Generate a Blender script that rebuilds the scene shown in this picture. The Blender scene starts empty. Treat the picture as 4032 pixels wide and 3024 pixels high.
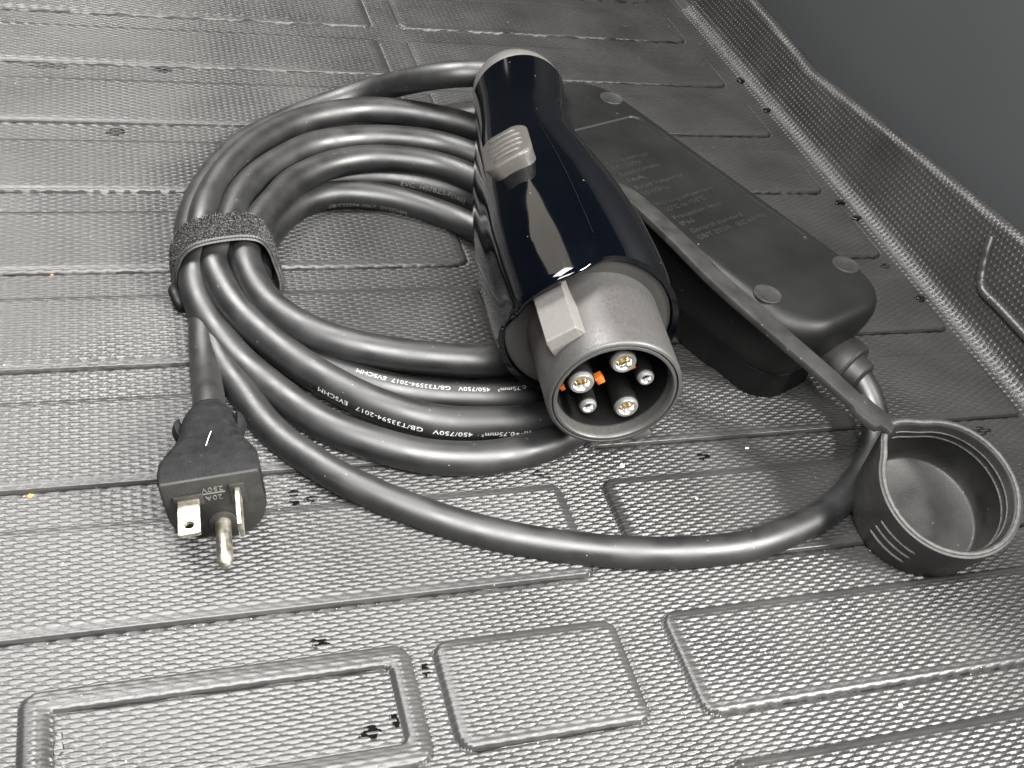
import bpy, bmesh, math, random
import numpy as np
from mathutils import Vector, Matrix

random.seed(7)
rng = np.random.default_rng(7)
SC = bpy.context.scene
COL = SC.collection
MM = 0.001
R_ = math.radians

# ------------------------------------------------------------------ camera
CAM_H = 278.0
pitch, roll, yaw = R_(40.592), R_(13.738), R_(-25.079)
cp, sp = math.cos(pitch), math.sin(pitch)
fw = np.array([0, cp, -sp]); rt = np.array([1.0, 0, 0]); up = np.array([0, sp, cp])
cr, sr = math.cos(roll), math.sin(roll)
rt2, up2 = cr * rt + sr * up, -sr * rt + cr * up
cy, sy = math.cos(yaw), math.sin(yaw)
RZ = np.array([[cy, -sy, 0], [sy, cy, 0], [0, 0, 1]])
rt2, up2, fw = RZ @ rt2, RZ @ up2, RZ @ fw
cd = bpy.data.cameras.new('camera')
cam = bpy.data.objects.new('camera', cd)
COL.objects.link(cam)
M = Matrix.Identity(4)
for i in range(3):
    M[i][0], M[i][1], M[i][2] = rt2[i], up2[i], -fw[i]
M[2][3] = CAM_H * MM
cam.matrix_world = M
cd.sensor_width = 36.0
cd.lens = 36.0 * 4412.6 / 4032.0
cd.clip_start = 0.01
cd.clip_end = 50.0
cd.dof.use_dof = True
cd.dof.focus_distance = 0.385
cd.dof.aperture_fstop = 64.0
SC.camera = cam

# ------------------------------------------------------------------ world, lamps, exposure
W = bpy.data.worlds.new('World'); SC.world = W
W.use_nodes = True
W.node_tree.nodes['Background'].inputs[0].default_value = (0.85, 0.92, 1.0, 1)
W.node_tree.nodes['Background'].inputs[1].default_value = 0.05


def area(name, loc, target, sx, sy_, power, col):
    l = bpy.data.lights.new(name, 'AREA')
    l.shape = 'RECTANGLE'; l.size = sx; l.size_y = sy_
    l.energy = power; l.color = col
    o = bpy.data.objects.new(name, l); COL.objects.link(o)
    o.location = loc
    d = Vector(target) - Vector(loc)
    o.rotation_euler = d.to_track_quat('-Z', 'Y').to_euler()
    return o


area('opening_lamp', (1.08, -0.50, 1.02), (0.10, 0.30, 0), 0.50, 0.50, 112.0, (1.0, 0.975, 0.93))
area('ceiling_lamp', (0.02, -0.02, 0.46), (0.03, 0.13, 0), 0.32, 0.32, 9.5, (1.0, 0.98, 0.95))
area('ceiling_lamp_left', (-0.30, 0.95, 1.22), (0.03, 0.30, 0), 0.7, 0.5, 37.0, (1.0, 0.98, 0.95))
area('shell_patch_light', (-0.26, 1.5, 1.05), (0.05, 0.33, 0), 0.7, 1.0, 3.6, (1.0, 0.90, 0.76))  # added unseen light, gives the brownish reflection patch on the shell

SC.view_settings.view_transform = 'Standard'
SC.view_settings.look = 'None'
SC.view_settings.exposure = 0.2
SC.view_settings.gamma = 1.0
SC.render.engine = 'CYCLES'
SC.cycles.use_denoising = True
SC.cycles.max_bounces = 6

# ------------------------------------------------------------------ materials


def mat(name, col, rough=0.5, metal=0.0, var=0.15, vscale=60.0, bump=0.0, bscale=900.0,
        specks=0.0, spscale=700.0, rvar=0.08, coat=0.0, spec=0.5, trans=0.0, ior=1.5, speck_col=(0.45, 0.43, 0.4)):
    m = bpy.data.materials.new(name); m.use_nodes = True
    nt = m.node_tree; N = nt.nodes; L = nt.links
    p = N['Principled BSDF']
    p.inputs['Metallic'].default_value = metal
    p.inputs['Specular IOR Level'].default_value = spec
    p.inputs['Coat Weight'].default_value = coat
    p.inputs['Coat Roughness'].default_value = 0.03
    p.inputs['Transmission Weight'].default_value = trans
    p.inputs['IOR'].default_value = ior
    tc = N.new('ShaderNodeTexCoord')
    n1 = N.new('ShaderNodeTexNoise'); n1.inputs['Scale'].default_value = vscale
    n1.inputs['Detail'].default_value = 5.0
    L.new(tc.outputs['Object'], n1.inputs['Vector'])
    r1 = N.new('ShaderNodeMapRange')
    r1.inputs['From Min'].default_value = 0.3; r1.inputs['From Max'].default_value = 0.7
    r1.inputs['To Min'].default_value = 1 - var; r1.inputs['To Max'].default_value = 1 + var
    L.new(n1.outputs['Fac'], r1.inputs['Value'])
    mx = N.new('ShaderNodeMix'); mx.data_type = 'RGBA'; mx.blend_type = 'MULTIPLY'
    mx.inputs['Factor'].default_value = 1.0
    mx.inputs['A'].default_value = (*col, 1)
    L.new(r1.outputs['Result'], mx.inputs['B'])
    out = mx.outputs['Result']
    if specks > 0:
        n2 = N.new('ShaderNodeTexVoronoi'); n2.inputs['Scale'].default_value = spscale
        L.new(tc.outputs['Object'], n2.inputs['Vector'])
        r2 = N.new('ShaderNodeMapRange')
        r2.inputs['From Min'].default_value = 0.10; r2.inputs['From Max'].default_value = 0.16
        r2.inputs['To Min'].default_value = 1.0; r2.inputs['To Max'].default_value = 0.0
        L.new(n2.outputs['Distance'], r2.inputs['Value'])
        # only some cells carry a speck
        r3 = N.new('ShaderNodeMath'); r3.operation = 'GREATER_THAN'; r3.inputs[1].default_value = 1 - specks
        sep = N.new('ShaderNodeSeparateColor'); L.new(n2.outputs['Color'], sep.inputs[0])
        L.new(sep.outputs[0], r3.inputs[0])
        mm_ = N.new('ShaderNodeMath'); mm_.operation = 'MULTIPLY'
        L.new(r2.outputs['Result'], mm_.inputs[0]); L.new(r3.outputs[0], mm_.inputs[1])
        mx2 = N.new('ShaderNodeMix'); mx2.data_type = 'RGBA'
        L.new(mm_.outputs[0], mx2.inputs['Factor'])
        L.new(out, mx2.inputs['A']); mx2.inputs['B'].default_value = (*speck_col, 1)
        out = mx2.outputs['Result']
    L.new(out, p.inputs['Base Color'])
    r4 = N.new('ShaderNodeMapRange')
    r4.inputs['From Min'].default_value = 0.3; r4.inputs['From Max'].default_value = 0.7
    r4.inputs['To Min'].default_value = max(0.02, rough - rvar); r4.inputs['To Max'].default_value = rough + rvar
    L.new(n1.outputs['Fac'], r4.inputs['Value'])
    L.new(r4.outputs['Result'], p.inputs['Roughness'])
    if bump > 0:
        n3 = N.new('ShaderNodeTexNoise'); n3.inputs['Scale'].default_value = bscale
        n3.inputs['Detail'].default_value = 3.0
        L.new(tc.outputs['Object'], n3.inputs['Vector'])
        b = N.new('ShaderNodeBump'); b.inputs['Strength'].default_value = bump
        b.inputs['Distance'].default_value = 0.0004
        L.new(n3.outputs['Fac'], b.inputs['Height'])
        L.new(b.outputs['Normal'], p.inputs['Normal'])
    return m


MAT = dict(
    mat=mat('mat_rubber', (0.024, 0.0238, 0.0235), 0.40, var=0.22, vscale=28, bump=0.12, bscale=1600, rvar=0.06, specks=0.02, spscale=420, speck_col=(0.2, 0.19, 0.17)),
    wall=mat('wall_plastic', (0.030, 0.032, 0.034), 0.5, var=0.02, vscale=10, bump=0.2, bscale=3200, rvar=0.02),
    cable=mat('cable_rubber', (0.0048, 0.0048, 0.0052), 0.47, spec=0.85, var=0.2, vscale=90, bump=0.05, bscale=1200, specks=0.06, spscale=620, speck_col=(0.16, 0.16, 0.15)),
    ink=mat('white_ink', (0.42, 0.43, 0.42), 0.5),
    ink_dim=mat('worn_white_ink', (0.13, 0.13, 0.125), 0.5),
    gloss=mat('gloss_shell', (0.0003, 0.0006, 0.0014), 0.075, var=0.1, vscale=30, rvar=0.035, specks=0.02, spscale=420, speck_col=(0.12, 0.12, 0.12)),
    grey=mat('grey_plastic', (0.034, 0.0332, 0.0318), 0.46, var=0.04, vscale=900, bump=0.10, bscale=2600),
    greydark=mat('dark_grey_plastic', (0.024, 0.023, 0.0215), 0.5, var=0.05, bump=0.08, bscale=2600),
    greylite=mat('light_grey_plastic', (0.085, 0.082, 0.078), 0.5, var=0.05, vscale=900, bump=0.12, bscale=2400),
    button=mat('button_plastic', (0.045, 0.042, 0.039), 0.42, var=0.04, vscale=900, bump=0.08, bscale=2400),
    black=mat('black_plastic', (0.003, 0.003, 0.003), 0.5, var=0.1, spec=0.3),
    bore=mat('bore_black', (0.002, 0.002, 0.002), 0.6, spec=0.25),
    box=mat('box_plastic', (0.0030, 0.0031, 0.0032), 0.48, spec=0.36, var=0.2, vscale=35, bump=0.12, bscale=2200, specks=0.02, spscale=420, speck_col=(0.1, 0.1, 0.1)),
    emboss=mat('embossed_plastic', (0.016, 0.016, 0.016), 0.36),
    foot=mat('foot_rubber', (0.0105, 0.0105, 0.0102), 0.55, var=0.15, vscale=200),
    silicone=mat('cap_rubber', (0.0135, 0.0133, 0.0128), 0.52, var=0.35, vscale=110, bump=0.15, bscale=1500, specks=0.06, spscale=620, speck_col=(0.14, 0.14, 0.13)),
    sleeve=mat('sleeve_grey', (0.085, 0.085, 0.083), 0.4, var=0.1),
    metal=mat('nickel', (0.80, 0.79, 0.76), 0.22, metal=1.0, var=0.15, vscale=300),
    blade=mat('blade_nickel', (0.46, 0.43, 0.37), 0.42, metal=1.0, var=0.3, vscale=400),
    brass=mat('brass', (0.75, 0.52, 0.24), 0.3, metal=1.0),
    orange=mat('orange_plastic', (0.32, 0.075, 0.008), 0.4),
    plug=mat('plug_rubber', (0.0045, 0.0048, 0.0055), 0.75, var=0.75, vscale=260, bump=0.7, bscale=1500, specks=0.10, spscale=900, spec=0.22, speck_col=(0.07, 0.07, 0.07)),
    face=mat('plug_face', (0.0105, 0.010, 0.0088), 0.6, var=0.15, vscale=200, bump=0.25, bscale=2200),
    velcro=mat('hook_tape', (0.004, 0.004, 0.0042), 0.7, var=0.6, vscale=900, bump=1.0, bscale=1300),
    fibre=mat('tape_fibre', (0.010, 0.0098, 0.010), 0.45, var=0.7, vscale=700),
    hem=mat('tape_hem', (0.04, 0.039, 0.037), 0.5, var=0.3, vscale=800),
    water=mat('water_on_rubber', (0.003, 0.003, 0.003), 0.05, var=0.0, ior=1.33, rvar=0.01),
    dust=mat('dust_grain', (0.62, 0.59, 0.52), 0.7, var=0.3, vscale=500),
    sand=mat('sand_grain', (0.45, 0.40, 0.29), 0.7, var=0.3, vscale=500),
    rust=mat('orange_grain', (0.55, 0.17, 0.05), 0.7, var=0.2),
    dusty=mat('dusty_rubber', (0.045, 0.044, 0.041), 0.55, var=0.4, vscale=500, bump=0.2, bscale=1500),
    rib_shade=mat('painted_rib_shade', (0.004, 0.004, 0.0038), 0.5, var=0.3, vscale=300, spec=0.3),  # black that paints the shade line at the rib feet
    lint=mat('lint', (0.55, 0.54, 0.5), 0.6),
)

# ------------------------------------------------------------------ mesh helpers (all coordinates in millimetres)


def finish(name, me, material, parent=None, smooth=True, sharp=42):
    me.materials.append(MAT[material])
    if smooth:
        me.polygons.foreach_set('use_smooth', [True] * len(me.polygons))
        if sharp:
            me.set_sharp_from_angle(angle=R_(sharp))
    o = bpy.data.objects.new(name, me); COL.objects.link(o)
    if parent is not None:
        o.parent = parent
        o.matrix_parent_inverse = parent_inv(parent)
    return o


def parent_inv(p):
    # parts under an Empty undo its offset; sub-parts sit under a part whose world matrix is already the identity
    return Matrix.Translation(p.location).inverted() if p.type == 'EMPTY' else Matrix.Identity(4)


class MB:
    def __init__(s):
        s.v = []; s.f = []

    def add(s, verts, faces):
        o = len(s.v)
        s.v += [tuple(map(float, q)) for q in verts]
        s.f += [tuple(i + o for i in f) for f in faces]

    def loft(s, rings, cap0=True, cap1=True, closed=True):
        n = len(rings[0]); V = [p for r in rings for p in r]; F = []
        m = n if closed else n - 1
        for i in range(len(rings) - 1):
            for j in range(m):
                k = (j + 1) % n
                F.append((i * n + j, i * n + k, (i + 1) * n + k, (i + 1) * n + j))
        if cap0: F.append(tuple(range(n - 1, -1, -1)))
        if cap1: F.append(tuple((len(rings) - 1) * n + j for j in range(n)))
        s.add(V, F)

    def box(s, c, ax, ay, az, bev=0.0):
        c = np.array(c, float); ax, ay, az = (np.array(q, float) for q in (ax, ay, az))
        if bev <= 0:
            V = [c + i * ax + j * ay + k * az for k in (-1, 1) for j in (-1, 1) for i in (-1, 1)]
            s.add(V, [(0, 2, 3, 1), (4, 5, 7, 6), (0, 1, 5, 4), (2, 6, 7, 3), (0, 4, 6, 2), (1, 3, 7, 5)])
        else:
            lx, ly, lz = (np.linalg.norm(q) for q in (ax, ay, az))
            ux, uy, uz = ax / lx, ay / ly, az / lz
            rings = []
            for zz, ins in ((-lz, bev), (-lz + bev, 0), (lz - bev, 0), (lz, bev)):
                rings.append([c + uz * zz + p[0] * ux + p[1] * uy for p in rrect(lx - ins, ly - ins, max(bev, 0.05), 3)])
            s.loft(rings)

    def build(s, name, material, parent=None, smooth=True, sharp=42, mn=True):
        me = bpy.data.meshes.new(name)
        me.from_pydata([(x * MM, y * MM, z * MM) for x, y, z in s.v], [], s.f)
        if mn:
            bm = bmesh.new(); bm.from_mesh(me)
            bmesh.ops.recalc_face_normals(bm, faces=bm.faces)
            bm.to_mesh(me); bm.free()
        me.update()
        return finish(name, me, material, parent, smooth, sharp)


def rrect(hx, hy, r, n=5):
    r = min(r, hx - 1e-3, hy - 1e-3); out = []
    for q, (cx, cy_) in enumerate(((hx - r, hy - r), (-hx + r, hy - r), (-hx + r, -hy + r), (hx - r, -hy + r))):
        for i in range(n + 1):
            t = math.pi / 2 * (q + i / n)
            out.append((cx + r * math.cos(t), cy_ + r * math.sin(t)))
    return out


def spline(pts, step=2.0):
    P = np.array(pts, float)
    P = np.vstack([2 * P[0] - P[1], P, 2 * P[-1] - P[-2]])
    out = []
    for i in range(1, len(P) - 2):
        p0, p1, p2, p3 = P[i - 1:i + 3]
        # centripetal catmull-rom
        t0 = 0; t1 = t0 + np.linalg.norm(p1 - p0) ** .5 + 1e-6; t2 = t1 + np.linalg.norm(p2 - p1) ** .5 + 1e-6
        t3 = t2 + np.linalg.norm(p3 - p2) ** .5 + 1e-6
        n = max(2, int(np.linalg.norm(p2 - p1) / 1.0))
        for t in np.linspace(t1, t2, n, endpoint=False):
            a1 = (t1 - t) / (t1 - t0) * p0 + (t - t0) / (t1 - t0) * p1
            a2 = (t2 - t) / (t2 - t1) * p1 + (t - t1) / (t2 - t1) * p2
            a3 = (t3 - t) / (t3 - t2) * p2 + (t - t2) / (t3 - t2) * p3
            b1 = (t2 - t) / (t2 - t0) * a1 + (t - t0) / (t2 - t0) * a2
            b2 = (t3 - t) / (t3 - t1) * a2 + (t - t1) / (t3 - t1) * a3
            out.append((t2 - t) / (t2 - t1) * b1 + (t - t1) / (t2 - t1) * b2)
    out.append(P[-2]); Q = np.array(out)
    # smooth a little, then resample evenly
    for _ in range(6):
        Q[1:-1] = 0.25 * Q[:-2] + 0.5 * Q[1:-1] + 0.25 * Q[2:]
    s = np.concatenate([[0], np.cumsum(np.linalg.norm(np.diff(Q, axis=0), axis=1))])
    n = max(2, int(s[-1] / step))
    ss = np.linspace(0, s[-1], n + 1)
    return np.stack([np.interp(ss, s, Q[:, k]) for k in range(3)], 1)


def tangents(Q):
    T = np.gradient(Q, axis=0)
    return T / np.linalg.norm(T, axis=1)[:, None]


def tube(mb, Q, r, n=20, caps=True):
    T = tangents(Q); N = np.cross(T[0], [0, 0, 1.0]); N /= np.linalg.norm(N)
    rings = []
    for i in range(len(Q)):
        N = N - T[i] * (N @ T[i]); N /= np.linalg.norm(N); B = np.cross(T[i], N)
        ri = r[i] if hasattr(r, '__len__') else r
        rings.append([Q[i] + ri * (math.cos(2 * math.pi * k / n) * N + math.sin(2 * math.pi * k / n) * B) for k in range(n)])
    mb.loft(rings, caps, caps)


def thing(name, label, cat, loc, group=None):
    o = bpy.data.objects.new(name, None); COL.objects.link(o)
    o.location = [c * MM for c in loc]; o.empty_display_size = 0.01
    o['label'] = label; o['category'] = cat
    if group: o['group'] = group
    return o


def tag(o, label, cat, group=None):
    o['label'] = label; o['category'] = cat
    if group: o['group'] = group
    return o


def text_geo(s, extrude=0.0, spacing=1.0):
    """flat text as (vertices, faces), cap height 1, starting at x = 0"""
    cu = bpy.data.curves.new('text', 'FONT'); cu.body = s; cu.size = 1.0; cu.resolution_u = 3
    cu.extrude = extrude; cu.space_character = spacing
    o = bpy.data.objects.new('text', cu); COL.objects.link(o)
    bpy.context.view_layer.update()
    me = bpy.data.meshes.new_from_object(o.evaluated_get(bpy.context.evaluated_depsgraph_get()))
    V = np.array([v.co[:] for v in me.vertices]) if len(me.vertices) else np.zeros((0, 3))
    F = [tuple(p.vertices) for p in me.polygons]
    bpy.data.objects.remove(o); bpy.data.curves.remove(cu); bpy.data.meshes.remove(me)
    return V / np.array([0.70, 0.70, 1.0]), F


# ------------------------------------------------------------------ rubber mat: moulded sheet with ribs, pads, weave and side wall
PX, PY = 6.1, 1.425          # weave pitch along a row / between rows
RIB = 1.9


def sd_rect(x, y, x0, x1, y0, y1, r):
    cx, cy_, hx, hy = (x0 + x1) / 2, (y0 + y1) / 2, (x1 - x0) / 2 - r, (y1 - y0) / 2 - r
    qx, qy = np.abs(x - cx) - hx, np.abs(y - cy_) - hy
    return r - np.hypot(np.maximum(qx, 0), np.maximum(qy, 0)) - np.minimum(np.maximum(qx, qy), 0)


PADS = []      # (name, label, sdf function)
for k in range(0, 9):
    y0 = 201.0 + 55.9 * k; y1 = y0 + 40.0
    xe = 356.0 - (y0 - 262) * 0.055
    PADS.append(('rib', (-420.0, 139.0, y0, y1, 4.0)))
    PADS.append(('rib', (155.0, xe, y0, y1, 5.0)))
PADS.append(('pad', (80.6, 138.6, 147.6, 183.2, 4.5)))
PADS.append(('pad', (155.4, 362.0, 146.4, 183.0, 4.5)))
PADS.append(('frame_rib', (-31.6, 72.8, 146.0, 184.0, 5.0)))
PADS.append(('pad', (-420.0, -50.0, 147.0, 183.5, 4.5)))
for x0, x1 in ((-420.0, 60.0), (80.6, 138.6), (155.4, 362.0)):
    PADS.append(('pad', (x0, x1, 88.0, 130.4, 4.5)))


def macro(x, y):
    h = np.zeros_like(x); gr = np.zeros_like(x); rid = np.zeros(x.shape, int) - 1; near = np.full(x.shape, 99.0)
    for i, (nm, q) in enumerate(PADS):
        d = sd_rect(x, y, *q)
        if nm == 'frame_rib':
            di = sd_rect(x, y, q[0] + 6.6, q[1] - 6.4, q[2] + 6.4, q[3] - 6.4, 2.0)
            d = np.minimum(d, -di)
            hh = 1.7 * (0.5 + 0.5 * np.sqrt(np.clip(1 - (1 - np.clip(d / 3.2, 0, 1)) ** 2, 0, 1))) * (d > 0)
        else:
            hh = RIB * (0.46 + 0.54 * np.sqrt(np.clip(1 - (1 - np.clip(d / 3.0, 0, 1)) ** 2, 0, 1))) * (d > 0)
        h = np.maximum(h, hh)
        gr = np.maximum(gr, np.exp(-((d + 0.55) / 0.42) ** 2) * (d < 0.05) * (y < q[3] - 2.5))
        rid[d > -0.4] = i
        near = np.minimum(near, np.where(d > -0.2, np.abs(d - 1.0), 99))
    h = h - 0.45 * gr * (h < 0.05)
    return h, rid, near


def weave(s, y):
    j = np.floor(y / PY); eta = y / PY - j - 0.5
    xi = s / PX + 0.5 * np.mod(j, 2); xi = xi - np.floor(xi) - 0.5
    e = 1 - (np.abs(xi) / 0.49) ** 2.0 - (eta / 0.52) ** 2
    b = np.clip(e / 0.55, 0, 1); b = b * b * (3 - 2 * b)
    link = np.clip(1 - (np.abs(np.abs(xi) - 0.5)) / 0.10, 0, 1) * 0.45
    return np.maximum(b, link)


# columns: flat part (x), then the wall in arc length
xs = np.concatenate([np.arange(-420, -190, 4.0), np.arange(-190, -80, PX / 6), np.arange(-13 * PX, 352, PX / 8)])
XW0 = xs[-1]
ys = np.concatenate([np.arange(30, 100, PY / 2), np.arange(100 - 100 % PY, 335, PY / 4), np.arange(335 - 335 % PY, 640, PY / 4), np.arange(640, 900, PY)])
ys = np.unique(np.round(ys, 4))
ZR_Y = [30, 240, 300, 340, 390, 435, 470, 500, 560, 600, 900]
ZR_Z = [56, 55, 50.5, 46.5, 42.5, 38, 34.5, 31.5, 35, 36, 36]
zr = np.interp(ys, ZR_Y, ZR_Z)
for _ in range(40):
    zr[1:-1] = (zr[:-2] + 2 * zr[1:-1] + zr[2:]) / 4
LEAN = R_(80.0); FR = 11.0; BR = 4.0
n1, n2, n3, n4 = 40, 90, 26, 8
Y, X = np.meshgrid(ys, xs, indexing='ij')
h, rid, near = macro(X, Y)
flat = np.stack([X, Y, h], -1)
wallP = []; wallS = []
for i, yv in enumerate(ys):
    p = []; s = []
    for k in range(1, n1 + 1):
        t = LEAN * k / n1
        p.append((XW0 + FR * math.sin(t), yv, FR * (1 - math.cos(t)))); s.append(FR * t)
    x0, _, z0 = p[-1]; ct, st = math.cos(LEAN), math.sin(LEAN)
    ln = (zr[i] - BR - z0) / st
    for k in range(1, n2 + 1):
        q = ln * k / n2; p.append((x0 + ct * q, yv, z0 + st * q)); s.append(FR * LEAN + q)
    x0, _, z0 = p[-1]; s0 = s[-1]
    # bead rolling outwards
    nx, nz = st, -ct      # outward direction, perpendicular to the wall
    c0 = (x0 + nx * BR, z0 + nz * BR)
    for k in range(1, n3 + 1):
        t = math.pi * k / n3
        p.append((c0[0] - nx * BR * math.cos(t) + ct * BR * math.sin(t), yv, c0[1] - nz * BR * math.cos(t) + st * BR * math.sin(t)))
        s.append(s0 + BR * t)
    x0, _, z0 = p[-1]; s0 = s[-1]
    for k in range(1, n4 + 1):
        p.append((x0 - ct * 1.2 * k, yv, z0 - st * 1.2 * k)); s.append(s0 + 1.2 * k)
    wallP.append(p); wallS.append(s)
wallP = np.array(wallP); wallS = np.array(wallS) + XW0
G = np.concatenate([flat, wallP], 1)
S = np.concatenate([X, wallS], 1)
YY = np.repeat(ys[:, None], G.shape[1], 1)
du = np.gradient(G, axis=1); dv = np.gradient(G, axis=0)
NRM = np.cross(du, dv); NRM /= np.linalg.norm(NRM, axis=2)[..., None]
amp = np.full(S.shape, 0.56) * (1 + 0.18 * np.sin(S / 23.0 + np.cos(YY / 37.0) * 2) * np.sin(YY / 29.0))
nf = np.concatenate([near, np.full(wallS.shape, 99.0)], 1)
amp *= np.where(nf < 2.6, 0.30 + 0.7 * np.clip((nf - 1.4) / 1.2, 0, 1), 1.0)
amp[:, :58] = 0
wob = 0.35 * np.sin(S / 31.0) * np.cos(YY / 43.0)
G = G + NRM * (weave(S, YY) * amp)[..., None]
ndx = np.arange(G.shape[0] * G.shape[1]).reshape(G.shape[:2])
du = np.gradient(G, axis=1); dv = np.gradient(G, axis=0)
NR2 = np.cross(du, dv); NR2 /= np.linalg.norm(NR2, axis=2)[..., None]
quads = np.stack([ndx[:-1, :-1], ndx[:-1, 1:], ndx[1:, 1:], ndx[1:, :-1]], -1).reshape(-1, 4)
nflat = flat.shape[1]
reg = np.full(G.shape[:2], -1)
reg[:, :nflat] = rid
reg[:, nflat - 1:] = 1000
reg[:, nflat + n1 + n2 - 2:] = 1001
qreg = reg[:-1, :-1].reshape(-1)
GV = (G * MM).reshape(-1, 3).astype(np.float32); GN = NR2.reshape(-1, 3).astype(np.float32)

mat_root = thing('cargo_mat', 'black moulded rubber floor mat with raised ribs and woven texture under the charger', 'mat', (140, 330, 0))


def grid_part(name, sel, parent):
    q = quads[sel]
    u, inv = np.unique(q, return_inverse=True); inv = inv.reshape(-1).astype(np.int32)
    me = bpy.data.meshes.new(name)
    me.vertices.add(len(u)); me.vertices.foreach_set('co', GV[u].reshape(-1))
    me.loops.add(len(inv)); me.loops.foreach_set('vertex_index', inv)
    nq = len(q)
    me.polygons.add(nq)
    me.polygons.foreach_set('loop_start', np.arange(0, 4 * nq, 4, dtype=np.int32))
    me.update(calc_edges=True)
    me.polygons.foreach_set('use_smooth', np.ones(nq, bool))
    me.normals_split_custom_set_from_vertices(GN[u])
    return finish(name, me, 'mat', parent, smooth=False)


grid_part('floor_sheet', qreg == -1, mat_root)
for i, (nm, q) in enumerate(PADS):
    if (qreg == i).any():
        grid_part(nm, qreg == i, mat_root)
wpart = grid_part('side_wall', qreg == 1000, mat_root)
rim = grid_part('rolled_rim', qreg == 1001, mat_root)
rim['label'] = 'rolled top edge of the mat side wall'
# dark tubes painting in the shade line under each rib and pad's near edge
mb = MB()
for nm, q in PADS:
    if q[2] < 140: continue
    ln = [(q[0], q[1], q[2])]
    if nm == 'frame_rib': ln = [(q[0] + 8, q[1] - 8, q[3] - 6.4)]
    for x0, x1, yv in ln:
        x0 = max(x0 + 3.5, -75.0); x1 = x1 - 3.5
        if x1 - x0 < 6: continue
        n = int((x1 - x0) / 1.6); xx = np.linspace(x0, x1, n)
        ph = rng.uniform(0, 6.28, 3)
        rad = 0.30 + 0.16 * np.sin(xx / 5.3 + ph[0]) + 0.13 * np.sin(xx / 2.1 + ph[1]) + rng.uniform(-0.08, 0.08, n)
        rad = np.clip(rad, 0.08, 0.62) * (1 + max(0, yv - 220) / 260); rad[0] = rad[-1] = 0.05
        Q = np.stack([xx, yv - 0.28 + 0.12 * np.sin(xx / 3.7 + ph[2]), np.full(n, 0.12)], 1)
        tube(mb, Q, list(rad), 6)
gl = mb.build('rib_shade', 'rib_shade', mat_root); gl['kind'] = 'stuff'
# raised bead on the side wall at the right
mb = MB()
bp = [(370.6, 330.5, 39.5), (369.6, 328.6, 36.0), (368.6, 324.3, 27.3), (367.9, 320.2, 21.3), (367.4, 316.5, 19.6), (367.4, 306.0, 20.0), (367.4, 292.3, 20.2), (367.4, 250, 20.5), (367.4, 150, 20.5)]
Q = spline(bp, 1.0)
Q[:, 0] -= 3.4
Q[:, 2] += 0.12 * np.sin(Q[:, 1] * 2.6); Q[:, 0] += 0.15 * np.sin(Q[:, 1] * 2.2)
tube(mb, Q, 2.3, 14)
mb.build('wall_bead', 'mat', mat_root)

# side trim of the boot behind the rim
mb = MB(); rings = []
for yv in np.arange(-10, 1500, 40.0):
    r = []
    for t in np.linspace(0, 1, 26):
        z = 2 + 420 * t
        x = 383 + 30 * t + 110 * t * t + 0.00003 * (yv - 420) ** 2
        r.append((x, yv, z))
    rings.append(r)
mb.loft(rings, False, False, closed=False)
wl = mb.build('wall', 'wall', None, mn=False)
wl['kind'] = 'structure'

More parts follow.
